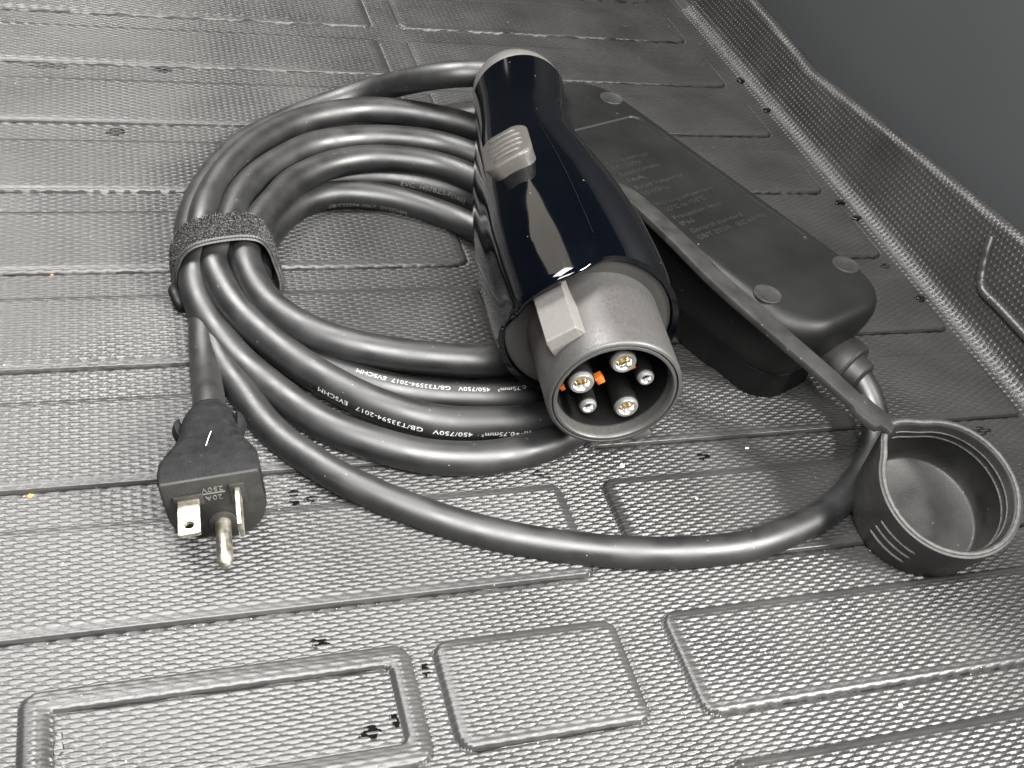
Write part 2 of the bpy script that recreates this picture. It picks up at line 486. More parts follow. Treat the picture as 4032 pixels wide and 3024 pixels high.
# ------------------------------------------------------------------ cables
CR = 6.1          # charging cable radius
PR = 5.4          # power cable radius
charging = [
    (169.6, 446.0, 47.0), (164.5, 453.5, 45.5), (157.9, 456.9, 44.0), (148.8, 459.3, 42.0), (140.5, 464.1, 38.0), (132.3, 471.0, 32.0), (123.9, 478.4, 25.0), (114.5, 484.8, 18.0), (101.6, 485.6, 12.0), (81.2, 477.2, 8.0),
    (58.0, 458.8, 6.5), (47.1, 445.1, 6.2), (35.5, 422.4, 6.2), (28.6, 401.8, 6.2), (25.4, 384.4, 6.2), (26.0, 364.0, 6.2), (31.0, 344.0, 6.2),
    (40.0, 330.0, 6.2), (58.0, 328.0, 6.2), (72.0, 315.0, 6.2), (90.0, 307.0, 6.2), (112.0, 302.0, 6.2), (140.0, 300.0, 6.2), (170.0, 308.0, 6.4), (188.0, 330.0, 6.4), (188.0, 392.0, 7.4),
    (176.0, 434.0, 15.0), (161.4, 450.4, 19.0), (135.8, 462.9, 19.0), (119.0, 465.6, 19.0), (107.6, 465.0, 19.0), (82.0, 455.7, 19.0), (59.9, 437.4, 19.0), (44.0, 414.6, 19.0),
    (35.6, 396.6, 18.5), (30.8, 380.1, 18.5), (28.0, 364.0, 15.5), (24.9, 346.9, 10.0), (26.6, 336.2, 7.5), (31.0, 322.0, 6.5), (37.1, 307.3, 6.2), (45.2, 294.2, 6.2),
    (55.0, 280.5, 6.2), (64.1, 270.5, 6.2), (79.5, 260.4, 6.2), (96.2, 253.3, 6.2), (117.0, 251.1, 6.2), (134.5, 254.1, 6.2), (143.9, 257.2, 6.2), (162.0, 270.0, 6.2),
    (176.0, 303.0, 6.2), (180.0, 350.0, 6.4), (176.0, 400.0, 10.0), (168.0, 418.0, 15.0), (155.4, 427.1, 18.0), (137.6, 438.3, 18.0), (110.4, 441.8, 18.0), (82.4, 435.1, 18.0),
    (67.8, 423.6, 18.0), (54.2, 408.2, 18.2), (46.0, 393.3, 18.5), (41.6, 380.0, 18.4), (37.0, 366.0, 17.6), (32.2, 354.7, 15.0), (34.1, 342.4, 13.5), (39.7, 326.7, 12.0), (49.3, 311.3, 10.5),
    (58.9, 298.2, 10.0), (70.5, 285.5, 10.0), (82.1, 275.7, 10.0), (98.8, 266.8, 10.0), (119.7, 263.6, 10.0), (139.8, 264.7, 10.0), (158.0, 277.0, 10.5), (168.0, 310.0, 12.0), (170.0, 355.0, 13.0),
    (163.0, 395.0, 15.0), (150.6, 410.3, 16.5), (134.2, 422.6, 16.5), (107.8, 427.0, 16.5), (86.7, 420.9, 16.5), (68.9, 407.1, 16.5), (60.2, 393.0, 17.0), (53.5, 381.3, 17.6), (47.8, 369.0, 17.8),
    (44.0, 357.9, 17.3), (44.7, 343.4, 16.0), (49.4, 327.8, 15.5), (58.2, 314.8, 15.5), (69.1, 305.9, 15.5), (85.9, 298.2, 15.5), (104.1, 293.2, 15.5), (126.1, 290.5, 15.5), (146.0, 296.0, 14.5),
    (158.0, 320.0, 13.0), (160.0, 346.0, 11.0), (156.0, 371.0, 8.0), (145.3, 388.4, 6.2), (124.7, 404.8, 6.2), (106.1, 412.8, 6.2), (86.3, 413.2, 6.2), (72.4, 405.8, 6.2), (62.8, 395.2, 6.2),
    (56.0, 383.0, 6.2), (50.5, 368.0, 6.2), (48.0, 350.0, 6.2), (49.0, 330.0, 6.2), (54.5, 316.0, 6.2), (64.0, 304.7, 6.2), (73.8, 296.4, 6.2), (92.8, 286.4, 6.2), (113.9, 281.5, 6.2), (136.8, 281.1, 6.2),
    (154.0, 294.0, 6.2), (164.0, 330.0, 6.2), (166.0, 380.0, 6.3), (150.8, 409.8, 6.5), (135.2, 421.1, 6.5), (115.7, 427.2, 6.5), (92.0, 427.5, 6.2), (72.0, 421.0, 6.2)]
power = [
    (259.5, 281.0, 23.5), (264.0, 273.0, 22.8), (268.5, 264.5, 20.0), (271.5, 255.0, 14.0), (268.8, 243.5, 8.5), (258.9, 231.8, 6.3), (243.3, 219.7, 5.6), (232, 213, 5.5), (214, 206.5, 5.5), (192, 202, 5.5),
    (160, 203.5, 5.5), (132, 209.5, 5.5), (105, 219.5, 5.5), (82, 233, 5.5), (65, 246.5, 5.5), (57, 255, 5.5), (48, 266, 5.5), (42, 277, 5.5), (37, 291, 5.5), (32, 304.5, 5.5), (29.5, 317, 5.5),
    (30.0, 335, 5.5), (33, 352, 5.5), (38, 380, 5.5), (48, 412, 5.6), (66, 442, 5.6), (100, 462, 5.6), (140, 478, 5.6), (176, 491, 5.6), (196, 478, 6.5), (196, 455, 6.5), (180, 444, 6.5), (150, 462, 5.8), (110, 455, 5.6),
    (78, 432, 5.6), (57, 405, 5.6), (46, 378, 5.6), (38, 358, 5.6), (30, 345, 5.5), (26.5, 328, 5.5), (25.3, 305, 6.0), (24.8, 292, 8.5), (24.6, 283.0, 11.5), (24.2, 275, 13.0), (23.8, 268, 13.6)]
# the connector end and the loops behind the tail leave a touch of sag
mb = MB(); CH = spline(charging, 2.0); tube(mb, CH, CR, 22)
chg = mb.build('charging_cable', 'cable', None, sharp=None)
tag(chg, 'thick black rubber charging cable coiled in loops behind and under the connector', 'cable')
mb = MB(); PW = spline(power, 2.0); tube(mb, PW, PR, 22)
pwr = mb.build('power_cable', 'cable', None, sharp=None)
tag(pwr, 'black cable sweeping in one wide front loop from the control box to the plug', 'cable')


def print_text(name, Qall, p_start, direction, phi, s, h, material, parent, wide=1.25, spacing=1.05, flip=False):
    """print text around a cable: starts at the path point nearest p_start, runs along the path in `direction`"""
    V, F = text_geo(s, 0.0, spacing)
    if len(V) == 0: return
    Q = Qall
    i0 = int(np.argmin(np.linalg.norm(Q - np.array(p_start), axis=1)))
    sl = np.concatenate([[0], np.cumsum(np.linalg.norm(np.diff(Q, axis=0), axis=1))])
    T = tangents(Q) * direction
    out = []
    for x, y, z in V:
        d = sl[i0] + direction * x * h * wide
        c = np.array([np.interp(d, sl, Q[:, k]) for k in range(3)])
        t = np.array([np.interp(d, sl, T[:, k]) for k in range(3)]); t /= np.linalg.norm(t)
        n = np.array([0, 0, 1.0]) - t * t[2]; n /= np.linalg.norm(n)
        b = np.cross(n, t)            # right of travel, seen from above
        a = phi + (y - 0.5) * h / CR
        out.append(c + (CR + 0.07) * (math.cos(a) * n + math.sin(a) * b))
    m_ = MB(); m_.add(out, F)
    o = m_.build(name, material, parent, smooth=False, mn=False)
    return o


# travel along the front strands runs left to right in the picture for the charging cable: letters stand upside down, reading right to left
print_text('printed_text', CH, (131.0, 264.5, 9.0), -1, R_(84), 'm²+0.75mm²   450/750V   GB/T33594-2017   EVSCHM', 1.75, 'ink', chg)
print_text('printed_text', CH, (141.0, 284.0, 5.5), -1, R_(16), 'm²+0.75mm²   450/750V   GB/T33594-2017  EVSCHM', 1.6, 'ink', chg)
print_text('printed_text', CH, (121.0, 428.5, 6.0), -1, R_(-76), 'EVC  H07BZ5-F(165)', 2.1, 'ink_dim', chg)
print_text('printed_text', CH, (80.0, 416.5, 5.5), -1, R_(-104), 'GB/T33594-2017  EVSCHM', 1.9, 'ink_dim', chg)

# ------------------------------------------------------------------ hook-and-loop tie round the coil
tie = thing('cable_tie', 'fuzzy black hook and loop strap wrapped round the left side of the coil', 'cable tie', (40, 362, 0))
prof = [(20.0, 0.5), (18.9, 6), (19.4, 12.5), (21.2, 18.6), (24.6, 22.2), (31, 24.0), (38, 24.7), (44.5, 24.7), (49.5, 23.0), (52.6, 18.5), (54.8, 12), (57.2, 5), (57.0, 0.6), (40, 0.3)]
PQ = spline([(x, 0, z) for x, z in prof + prof[:1]], 1.0)[:-1]
pn = np.stack([-(np.roll(PQ[:, 2], -1) - np.roll(PQ[:, 2], 1)), np.zeros(len(PQ)), np.roll(PQ[:, 0], -1) - np.roll(PQ[:, 0], 1)], 1)
pn /= np.linalg.norm(pn, axis=1)[:, None]


def tie_pt(i, w, off):
    """w: -1 near edge … 1 far edge"""
    x, _, z = PQ[i % len(PQ)]; n = pn[i % len(PQ)]
    yc = 362.6 + 0.10 * (x - 40) - 0.12 * max(0, x - 54) * 1.5 - 0.35 * max(0, 10 - z) * (1 if x > 50 else 0.2)
    return np.array([x, yc + w * 8.0, z]) + n * off


mb = MB(); rings = []
for i in range(len(PQ)):
    rings.append([tie_pt(i, -1, 0.0), tie_pt(i, -1, 1.3), tie_pt(i, -0.5, 1.6), tie_pt(i, 0, 1.65), tie_pt(i, 0.5, 1.6), tie_pt(i, 1, 1.3), tie_pt(i, 1, 0.0)])
rings.append(rings[0])
mb.loft(rings, False, False)
mb.build('strap_band', 'velcro', tie)
# the sewn hem along the near edge: ribs side by side
mb = MB()
for i in range(len(PQ)):
    p, q = tie_pt(i, -1.02, 0.2), tie_pt(i, -0.86, 1.75)
    p2, q2 = tie_pt(i + 1, -1.02, 0.2), tie_pt(i + 1, -0.86, 1.75)
    pm, qm = (p + p2) / 2, (q + q2) / 2
    n = pn[i]
    d = p2 - p
    for sgn in (0.25, 0.75):
        c = p + d * sgn
        mb.box((c + q + d * sgn) / 2 + np.array([0, -0.15, 0]), d * 0.17, (q - p) / 2, np.cross(d / np.linalg.norm(d), (q - p) / np.linalg.norm(q - p)) * 0.22)
mb.build('hem', 'hem', tie, smooth=False)
# fuzz: short curled fibres standing on the band
mb = MB()
top_i = [i for i in range(len(PQ)) if PQ[i][2] > 1.5]
for _ in range(5200):
    i = random.choice(top_i); w = random.uniform(-0.84, 1.0)
    fr_ = random.random()
    c = tie_pt(i, w, 1.45) * (1 - fr_) + tie_pt(i + 1, w, 1.45) * fr_
    n = pn[i]; th = random.uniform(0, 2 * math.pi)
    t1 = np.array([0, 1.0, 0]); t2 = np.cross(n, t1)
    d = math.cos(th) * t1 + math.sin(th) * t2; e = np.cross(n, d)
    L0 = random.uniform(0.5, 1.3); hgt = random.uniform(0.3, 0.9); wd = random.uniform(0.07, 0.12)
    prev = None; V = []
    for k in range(5):
        t = math.pi * 1.15 * k / 4
        q = c + d * (-L0 / 2 * math.cos(t)) + n * (hgt * math.sin(t)) + e * (0.25 * t * wd * 4 - 0.2)
        V += [q - e * wd, q + e * wd, q + n * wd * 1.2]
    F = []
    for k in range(4):
        for a_, b_ in ((0, 1), (1, 2), (2, 0)):
            F.append((3 * k + a_, 3 * k + b_, 3 * k + 3 + b_, 3 * k + 3 + a_))
    mb.add(V, F)
fz = mb.build('fibres', 'fibre', tie, mn=False); fz['kind'] = 'stuff'
# loose overlapping end on the left and the plastic loop below it
mb = MB()
rr = []
for k in range(9):
    t = k / 8
    c = np.array([16.2 - 1.3 * math.sin(t * 2.6) * 0.4, 367.5 - 15 * t, 14.5 - 11 * t])
    c = c + np.array([3.6, 0, 0])
    rr.append([c + np.array([-1.0, -1.4, -3.4]), c + np.array([-1.9, -1.4, -3.2]), c + np.array([-1.7, 1.2, 3.4]), c + np.array([-0.8, 1.2, 3.2])])
mb.loft(rr)
mb.build('strap_end', 'hem', tie)
mb = MB()
lp = spline([(19.0, 352.5, 2.2), (17.2, 349.5, 6.5), (17.4, 344.0, 8.2), (19.2, 340.5, 5.0), (20.6, 343.5, 2.0), (19.0, 352.5, 2.2)], 0.8)
tube(mb, lp, 2.1, 12)
mb.build('strap_loop', 'black', tie)

# ------------------------------------------------------------------ control box, lying label side up
BO = np.array([214.02, 426.30, 0.0]); BU = np.array([0.3867, -0.9222, 0.0]); BV = np.array([0.9222, 0.3867, 0.0])
BZ = np.array([0, 0, 1.0])
BC = (69.5, -23.5)       # plan centre in box coordinates


def bx(u, v, z):
    return BO + BU * u + BV * v + BZ * z


def box_ring(inset, z, taper=1.0, n=10, rad=20.0):
    pts = rrect(92.5 - inset, 31.2 - inset * taper, max(4, rad - inset * 0.6), n)
    out = []
    for p, q in pts:
        k = 1.0 + 0.035 * (-p / 92.5)          # a little wider at the far end
        out.append(bx(BC[0] + p, BC[1] + q * k, z))
    return out


cb = thing('control_box', 'matte black in-cable control box lying with its printed underside up', 'control box', bx(BC[0], BC[1], 0))
mb = MB()
secs = [(15.0, 0.4), (12.2, 1.2), (11.2, 3.5), (10.4, 15.6), (10.9, 16.0), (10.6, 16.4), (9.6, 16.8), (7.6, 20), (4.6, 26), (2.0, 33), (0.6, 39), (0.1, 43.5), (0.5, 46.0), (1.6, 48.2), (3.2, 49.5), (5.4, 50.0)]
rings = [box_ring(i_, z_) for i_, z_ in secs]
N_ = len(rings[0])


def panel_ring(shrink, z):
    # recessed label field, same point count as the body ring
    pts = rrect(52.5 - shrink, 23.7 - shrink, 4.0, 10)
    return [bx(68.0 + p, -23.3 + q, z) for p, q in pts]


rings += [panel_ring(0.0, 50.0), panel_ring(0.5, 49.35)]
mb.loft(rings)
mb.build('housing', 'box', cb, sharp=35)
mb = MB()
for k, t in enumerate((0.0,)):
    Q = np.array([bx(68.0 + 52.3 - 2 * 52.3 * s, -23.3 + 23.5, 50.02) for s in np.linspace(0.03, 0.97, 40)])
    tube(mb, Q, 0.28, 6)
mb.build('panel_edge', 'emboss', cb)
for (u_, v_) in ((0.0, 0.0), (138.8, 0.0), (137.5, -46.5), (0.5, -46.8)):
    mb = MB(); rg = []
    for r_, z_ in ((5.5, 49.6), (5.5, 50.25), (5.3, 50.5), (4.9, 50.52), (4.7, 50.4)):
        rg.append([bx(u_ + r_ * math.cos(t), v_ + r_ * math.sin(t), z_) for t in np.linspace(0, 2 * math.pi, 32, endpoint=False)])
    mb.loft(rg)
    mb.build('rubber_foot', 'foot', cb)
lines = [(43.5, -42.8, 25, 'Rated voltage'), (47.6, -43.2, 18, 'AC 250V'), (52.4, -43.0, 23.5, 'Rated current'), (57.2, -43.4, 10.5, '16A'), (62.6, -43.4, 28, 'Rated frequency'),
         (67.2, -43.8, 15, '50/60Hz'), (75.4, -44.2, 34, 'Working temperature'), (79.8, -43.6, 24.5, '-25°C to +50°C'), (85.6, -44.0, 28.5, 'Protection level'),
         (90.0, -44.4, 8.2, 'IP66'), (95.4, -43.9, 30.5, 'General standard'), (100.0, -44.3, 19, 'GB/T 20234'), (100.2, -21.8, 17.8, 'IEC 62196')]
for u_, v_, wd, s in lines:
    V, F = text_geo(s, 0.5)
    sx = wd / max(V[:, 0].max(), 0.1)
    mb = MB(); mb.add([bx(u_ - y * 2.5, v_ + x * sx, 49.36 + (z + 0.5) * 0.28) for x, y, z in V], F)
    mb.build('embossed_text', 'emboss', cb, smooth=False)
# cable gland at the near end
mb = MB()
g0 = bx(159.5, -15.0, 23.0); gd = np.array([0.47, -0.875, -0.10]); gd /= np.linalg.norm(gd)
gx = np.cross(gd, BZ); gx /= np.linalg.norm(gx); gy = np.cross(gx, gd)
rg = []
for t, r_ in ((-8, 10.8), (0.5, 10.8), (1.2, 11.2), (6.0, 10.9), (6.8, 10.2), (7.0, 7.6), (12.0, 6.9), (12.6, 6.3), (12.8, 5.2)):
    rg.append([g0 + gd * t + r_ * (math.cos(a) * gx + math.sin(a) * gy) for a in np.linspace(0, 2 * math.pi, 32, endpoint=False)])
mb.loft(rg)
mb.build('cable_gland', 'silicone', cb, sharp=35)

# ------------------------------------------------------------------ charging connector
CA = np.array([146.99, 235.97, 47.2]); ca = np.array([-0.1196, -0.9928, 0.0]); ca /= np.linalg.norm(ca)
ce = np.array([-ca[1], ca[0], 0.0]); rho = R_(38.5)
cl = math.cos(rho) * ce + math.sin(rho) * BZ       # sideways, in the connector's own frame
cu_ = -math.sin(rho) * ce + math.cos(rho) * BZ     # towards the latch


def cw(l, u, b, ox=0.0):
    return CA - ca * b + ce * ox + cl * l + cu_ * u


con = thing('charging_connector', 'glossy navy black vehicle charging connector with grey round nose and five pins', 'connector', (155, 330, 14))
SB = [33, 41, 57, 76, 98, 120, 143, 163, 180, 195]
SR = [31.5, 32.3, 32.5, 31.8, 29.6, 26.2, 22.2, 20.1, 20.0, 20.6]
SO = [-1.8, -1.8, -2.4, -3.0, -3.6, -4.2, -4.5, -3.2, -1.0, 0.6]
bb = np.linspace(33, 195, 80)


def smooth_interp(x, xp, fp):
    xx = np.linspace(xp[0], xp[-1], 400); f = np.interp(xx, xp, fp)
    for _ in range(260): f[1:-1] = (f[:-2] + 2 * f[1:-1] + f[2:]) / 4
    return np.interp(x, xx, f)


srad = lambda b: float(smooth_interp(b, SB, SR))
soff = lambda b: float(smooth_interp(b, SB, SO))
NS = 96
TH = np.linspace(0, 2 * math.pi, NS, endpoint=False)


def shell_ring(b, dr=0.0, hood=0.0, sq=1.0):
    R0, o = srad(b) + dr, soff(b)
    r = []
    for t in TH:
        dt = (t - R_(98) + math.pi) % (2 * math.pi) - math.pi
        hd = math.exp(-(dt / 0.62) ** 4)
        # flat crest that runs from the button to the latch, fading towards the tail
        crest = 1.0 - 0.035 * sq * math.exp(-((abs(dt) - 0.55) / 0.22) ** 2) * min(1, max(0, (140 - b) / 50))
        r.append(cw(R0 * crest * math.cos(t), R0 * crest * math.sin(t), b - hood * hd, o))
    return r


mb = MB(); rings = []
for b in bb[::-1]:
    k = max(0.0, 1 - (b - 33) / 12.0)
    rings.append(shell_ring(b, 0.0, 6.5 * k))
rings += [shell_ring(33, -0.5, 7.1), shell_ring(33, -1.3, 7.2), shell_ring(33, -2.0, 6.8), shell_ring(36, -2.5, 6.0), shell_ring(41, -3.4, 3.0)]
mb.loft(rings, True, False)
mb.build('shell', 'gloss', con, sharp=50)
mb = MB()
Q = np.array([cw((srad(b) + 0.02) * math.cos(R_(58)), (srad(b) + 0.02) * math.sin(R_(58)), b, soff(b)) for b in np.linspace(44, 128, 60)])
tube(mb, Q, 0.09, 6)
mb.build('mould_seam', 'black', con)
# dark recessed plate round the nose
mb = MB(); rings = []
for dr, b in ((-2.1, 36.2), (-2.6, 34.6), (-3.4, 34.2), (-6.0, 34.6), (-9.5, 35.4), (-16, 36.0)):
    R0 = 31.5 + dr; o = soff(33)
    rings.append([cw(R0 * math.cos(t), R0 * math.sin(t), b, o) for t in TH])
mb.loft(rings, False, True)
mb.build('front_plate', 'greydark', con)
# tail collar and dome
mb = MB(); rings = []
for b, r_ in ((193, 19.9), (195.4, 20.3), (197.0, 20.4), (199.5, 20.1), (203, 19.2), (206.5, 17.6), (209.5, 15.0), (212, 11.6), (213.4, 8.8), (214.5, 7.4), (219, 6.9), (222, 6.3)):
    rings.append([cw(r_ * math.cos(t), r_ * math.sin(t), b, 0.6 - 0.10 * max(0, b - 197)) for t in TH[::2]])
mb.loft(rings)
mb.build('tail_cap', 'greylite', con)
# nose barrel with rim, groove and bore
mb = MB(); rings = []
for r_, b in ((22.9, 38), (22.8, 34), (22.5, 12), (22.35, 1.6), (22.1, 0.7), (21.6, 0.15), (20.9, 0.0), (20.75, 0.5), (20.72, 1.6), (20.45, 1.6), (20.42, 0.5), (20.2, 0.1), (19.4, 0.05), (19.0, 0.5), (18.8, 1.6), (18.5, 5)):
    rings.append([cw(r_ * math.cos(t), r_ * math.sin(t), b) for t in TH])
mb.loft(rings, False, False)
nose = mb.build('nose_barrel', 'grey', con, sharp=38)
mb = MB(); rings = []
for r_, b in ((18.52, 4.6), (18.3, 12), (18.0, 30), (17.6, 30.4), (8, 30.6)):
    rings.append([cw(r_ * math.cos(t), r_ * math.sin(t), b) for t in TH])
mb.loft(rings, False, True)
mb.build('bore', 'bore', con)
# key tab under the rim
mb = MB()
rd = -cu_
mb.box(cw(-0.6, -22.9, 3.2), cl * 3.4, rd * 1.5, ca * 3.2, 0.5)
mb.build('key_tab', 'grey', nose)
# pins: black post, metal sleeve, bright funnel
for l, u, r_, big in ((-7.6, 8.1, 4.15, 1), (7.5, 8.1, 4.15, 1), (0.0, -10.9, 4.0, 1), (-10.3, -2.8, 2.75, 0), (10.7, -2.7, 2.75, 0)):
    tt = np.linspace(0, 2 * math.pi, 32, endpoint=False)
    ring = lambda rr, b: [cw(l + rr * math.cos(t), u + rr * math.sin(t), b) for t in tt]
    mb = MB(); mb.loft([ring(r_ + 0.35, 30.5), ring(r_ + 0.3, 4.6), ring(r_ - 0.2, 4.2), ring(0.5 * r_, 4.2)], True, False)
    post = mb.build('pin_post', 'black', con)
    ri = r_ * (0.50 if big else 0.36)
    mb = MB(); mb.loft([ring(r_, 5.6), ring(r_, 3.5), ring(r_ - 0.5, 2.9), ring(ri + 0.75, 2.9), ring(ri + 0.6, 3.2)], False, False)
    mb.build('sleeve', 'sleeve', post)
    mb = MB(); mb.loft([ring(ri + 0.6, 3.15), ring(ri + 0.1, 3.9), ring(ri * 0.9, 5.4), ring(ri * 0.85, 8)], False, False)
    mb.build('funnel', 'metal', post)
    mb = MB(); mb.loft([ring(ri * 0.86, 6.3), ring(ri * 0.3, 6.6)], False, True)
    mb.build('contact', 'brass' if big else 'bore', post)
mb = MB()
mb.box(cw(-2.6, 3.4, 7.0), cl * 1.3, cu_ * 1.5, ca * 1.6, 0.3)
mb.build('orange_insert', 'orange', con)
mb = MB()
mb.box(cw(8.6, 2.6, 7.2), cl * 1.0, cu_ * 1.2, ca * 1.6, 0.25)
mb.build('orange_insert', 'orange', con)
mb = MB()
mb.box(cw(-14.2, 7.6, 7.0), cl * 0.8, cu_ * 0.8, ca * 1.6, 0.2)
mb.build('orange_insert', 'orange', con)
# latch lever
mb = MB(); rings = []
lat_prof = [  # b, top u, bottom u
    (41, 25.2, 21.0), (33, 25.8, 21.0), (31, 26.1, 21.0), (29.6, 26.9, 21.0), (18.0, 26.5, 21.0), (9.4, 26.2, 21.0), (8.7, 25.7, 21.0), (7.9, 22.3, 21.0)]
for b, t_, bt in lat_prof:
    l0, l1 = -10.6, 0.1
    c = 0.35
    wv = 0.12 * math.sin(b * 2.1)
    rings.append([cw(l0 + wv, bt - 1.2, b), cw(l0 + wv, t_ - c, b), cw(l0 + c, t_, b), cw(l1 - c, t_, b), cw(l1, t_ - c, b), cw(l1 + (2.2 if b < 20 else 1.2), bt, b)])
mb.loft(rings)
mb.build('latch', 'greylite', con, smooth=False)
# push button with raised grip ridges
mb = MB(); rings = []


def btn(l, s, hgt):
    """l across, s along the axis (mm from button centre, + towards the tail), height over the shell"""
    b = 106.5 + s
    R0 = srad(b); th = math.pi / 2 - (l - 0.3) / R0
    return cw((R0 + hgt) * math.cos(th), (R0 + hgt) * math.sin(th), b, soff(b))


for ins, hg in ((-0.4, -1.5), (0.0, 1.0), (0.0, 4.4), (0.25, 4.9), (0.8, 5.2), (1.6, 5.2), (3.2, 5.2), (4.8, 5.2), (6.4, 5.2), (8.0, 5.2)):
    rings.append([btn(q, p, hg + 0.6 * max(0.0, -p / 13.0)) for p, q in rrect(13.2 - ins, 8.6 - ins, max(0.3, 5.2 - ins), 6)])
mb.loft(rings)
bt = mb.build('push_button', 'button', con, sharp=50)
for k in range(5):
    s = -8.4 + k * 4.2; hw = 6.0 if 0 < k < 4 else 4.6
    mb = MB()
    Q = np.array([btn(l, s, 5.25 + 0.6 * max(0.0, -s / 13.0)) for l in np.linspace(-hw, hw, 13)])
    tube(mb, Q, [0.25] + [0.62] * 11 + [0.25], 10)
    mb.build('grip_ridge', 'button', bt)

# ------------------------------------------------------------------ dust cap on its tether
KC = np.array([261.8, 197.9, 31.5]); kn = np.array([-0.11, -0.33, 0.938]); kn /= np.linalg.norm(kn)
ap = np.array([249.8, 220.2, 36.0]) - KC
kx = ap - kn * (ap @ kn); apex = np.linalg.norm(kx); kx /= apex; ky = np.cross(kn, kx)
cap = thing('dust_cap', 'black rubber dust cap standing open on the mat at the end of its flat tether', 'cap', (262, 200, 0))
KR = 24.6


def cap_pt(r, t, d):
    """teardrop outline of nominal radius r at angle t from the tether side, d below the rim"""
    k = max(0.0, 1 - d / 24.0)
    rr = r
    if abs(t) < 0.62:
        w = abs(t) / 0.62
        rr = r + (3.6 * k + 0.6) * (0.5 + 0.5 * math.cos(math.pi * w)) ** 1.6
    return KC + kn * (-d) + rr * (math.cos(t) * kx + math.sin(t) * ky)


KT = [(t + math.pi) % (2 * math.pi) - math.pi for t in np.linspace(0, 2 * math.pi, 120, endpoint=False)]
mb = MB(); rings = []
for r_, d in ((r0_ * 1.035, d0_) for r0_, d0_ in ((18.0, 28.6), (21.4, 28.3), (22.9, 27.2), (23.5, 25), (24.3, 12), (24.6, 3), (24.9, 0.8), (24.8, 0.15), (24.3, -0.1), (22.9, -0.1), (22.4, 0.2), (22.0, 1.0), (21.9, 3.6), (21.6, 4.0), (21.6, 4.6), (21.9, 5.0), (21.9, 7.2), (21.6, 7.6), (21.6, 8.2), (21.9, 8.6),
              (21.7, 20), (21.3, 24.3), (20.2, 25.0), (8.0, 25.2))):
    rings.append([cap_pt(r_, t, d) for t in KT])
mb.loft(rings)
mb.build('cup', 'silicone', cap, sharp=55)
# slim bright beads inside the mouth and grip lines outside
for d in (4.3, 7.9):
    mb = MB()
    Q = np.array([cap_pt(21.75, t, d) for t in np.linspace(0.14, 2 * math.pi - 0.14, 130) - 0 if True])
    Q = np.array([cap_pt(21.75 * 1.035, ((t + math.pi) % (2 * math.pi)) - math.pi, d) for t in np.linspace(0.1, 2 * math.pi - 0.1, 130)])
    tube(mb, Q, 0.42, 8)
    mb.build('sealing_bead', 'dusty', cap)
mb = MB()
Q = np.array([cap_pt(24.15, ((t + math.pi) % (2 * math.pi)) - math.pi, -0.02) for t in np.linspace(0.02, 2 * math.pi - 0.02, 150)])
tube(mb, Q, 0.8, 10)
mb.build('rim_edge', 'dusty', cap)
# outside grip lines face the camera-left side
for k, d in enumerate((8.5, 13.0, 17.5)):
    mb = MB()
    tc_ = 1.62
    Q = np.array([cap_pt((24.55 - d * 0.022) * 1.035, t, d) for t in np.linspace(tc_ - 0.32 + 0.0 * k, tc_ + 0.30, 24)])
    tube(mb, Q, [0.15] + [0.5] * 22 + [0.15], 8)
    mb.build('grip_line', 'dusty', cap)
# tether: flat strip with a stop block by the cap
tp = [(176.0, 372.0, 44.0), (186.0, 356.0, 49.0), (190.5, 347.0, 51.0), (197.5, 315.0, 53.5), (204.9, 283.8, 53.5), (217.5, 259.7, 50.0), (231.7, 240.2, 44.2), (240.6, 229.3, 39.8), (245.5, 224.6, 37.8), tuple(KC + kx * 30.2 + kn * 0.1), tuple(KC + kx * 27.2 - kn * 0.9)]
TQ = spline(tp, 2.0); TT = tangents(TQ)
mb = MB(); rings = []
for i, (q, t) in enumerate(zip(TQ, TT)):
    s = np.cross(t, BZ); s /= np.linalg.norm(s)
    s = s * math.cos(0.12) + np.cross(t, s) * -math.sin(0.12)
    n = np.cross(s, t)
    fr = i / (len(TQ) - 1)
    hw = 4.7 + (2.0 if 0.915 < fr < 0.97 else 0.0)
    rings.append([q + s * p + n * w for p, w in rrect(hw, 1.35, 0.45, 2)])
mb.loft(rings)
mb.build('tether', 'silicone', cap, sharp=40)

# ------------------------------------------------------------------ power plug
PO = np.array([22.4, 231.5, 15.6]); prl = R_(10.0); pyw = R_(1.5)
pb = np.array([math.sin(pyw) * 0 + 0.045, 0.999, 0.0]); pb /= np.linalg.norm(pb)
px0 = np.array([pb[1], -pb[0], 0.0])
pxv = math.cos(prl) * px0 + math.sin(prl) * BZ; pzv = -math.sin(prl) * px0 + math.cos(prl) * BZ


def pp(x, z, b, dz=0.0):
    return PO + pxv * x + pzv * z + pb * b + BZ * dz


def dshape(hw, ht, hb, rtop, n=40):
    """flat top with small corner radius, round underside"""
    out = []
    for i in range(10):
        t = math.pi / 2 * i / 9
        out.append((hw - rtop + rtop * math.cos(t), ht - rtop + rtop * math.sin(t)))
    for i in range(10):
        t = math.pi / 2 + math.pi / 2 * i / 9
        out.append((-hw + rtop + rtop * math.cos(t), ht - rtop + rtop * math.sin(t)))
    for i in range(1, 24):
        t = math.pi + math.pi * i / 24
        c, s_ = math.cos(t), math.sin(t)
        out.append((hw * math.copysign(abs(c) ** 0.8, c), hb * math.copysign(abs(s_) ** 0.85, s_) * 1.0 + 2.0 * (1 - abs(s_)) * 0))
    return out


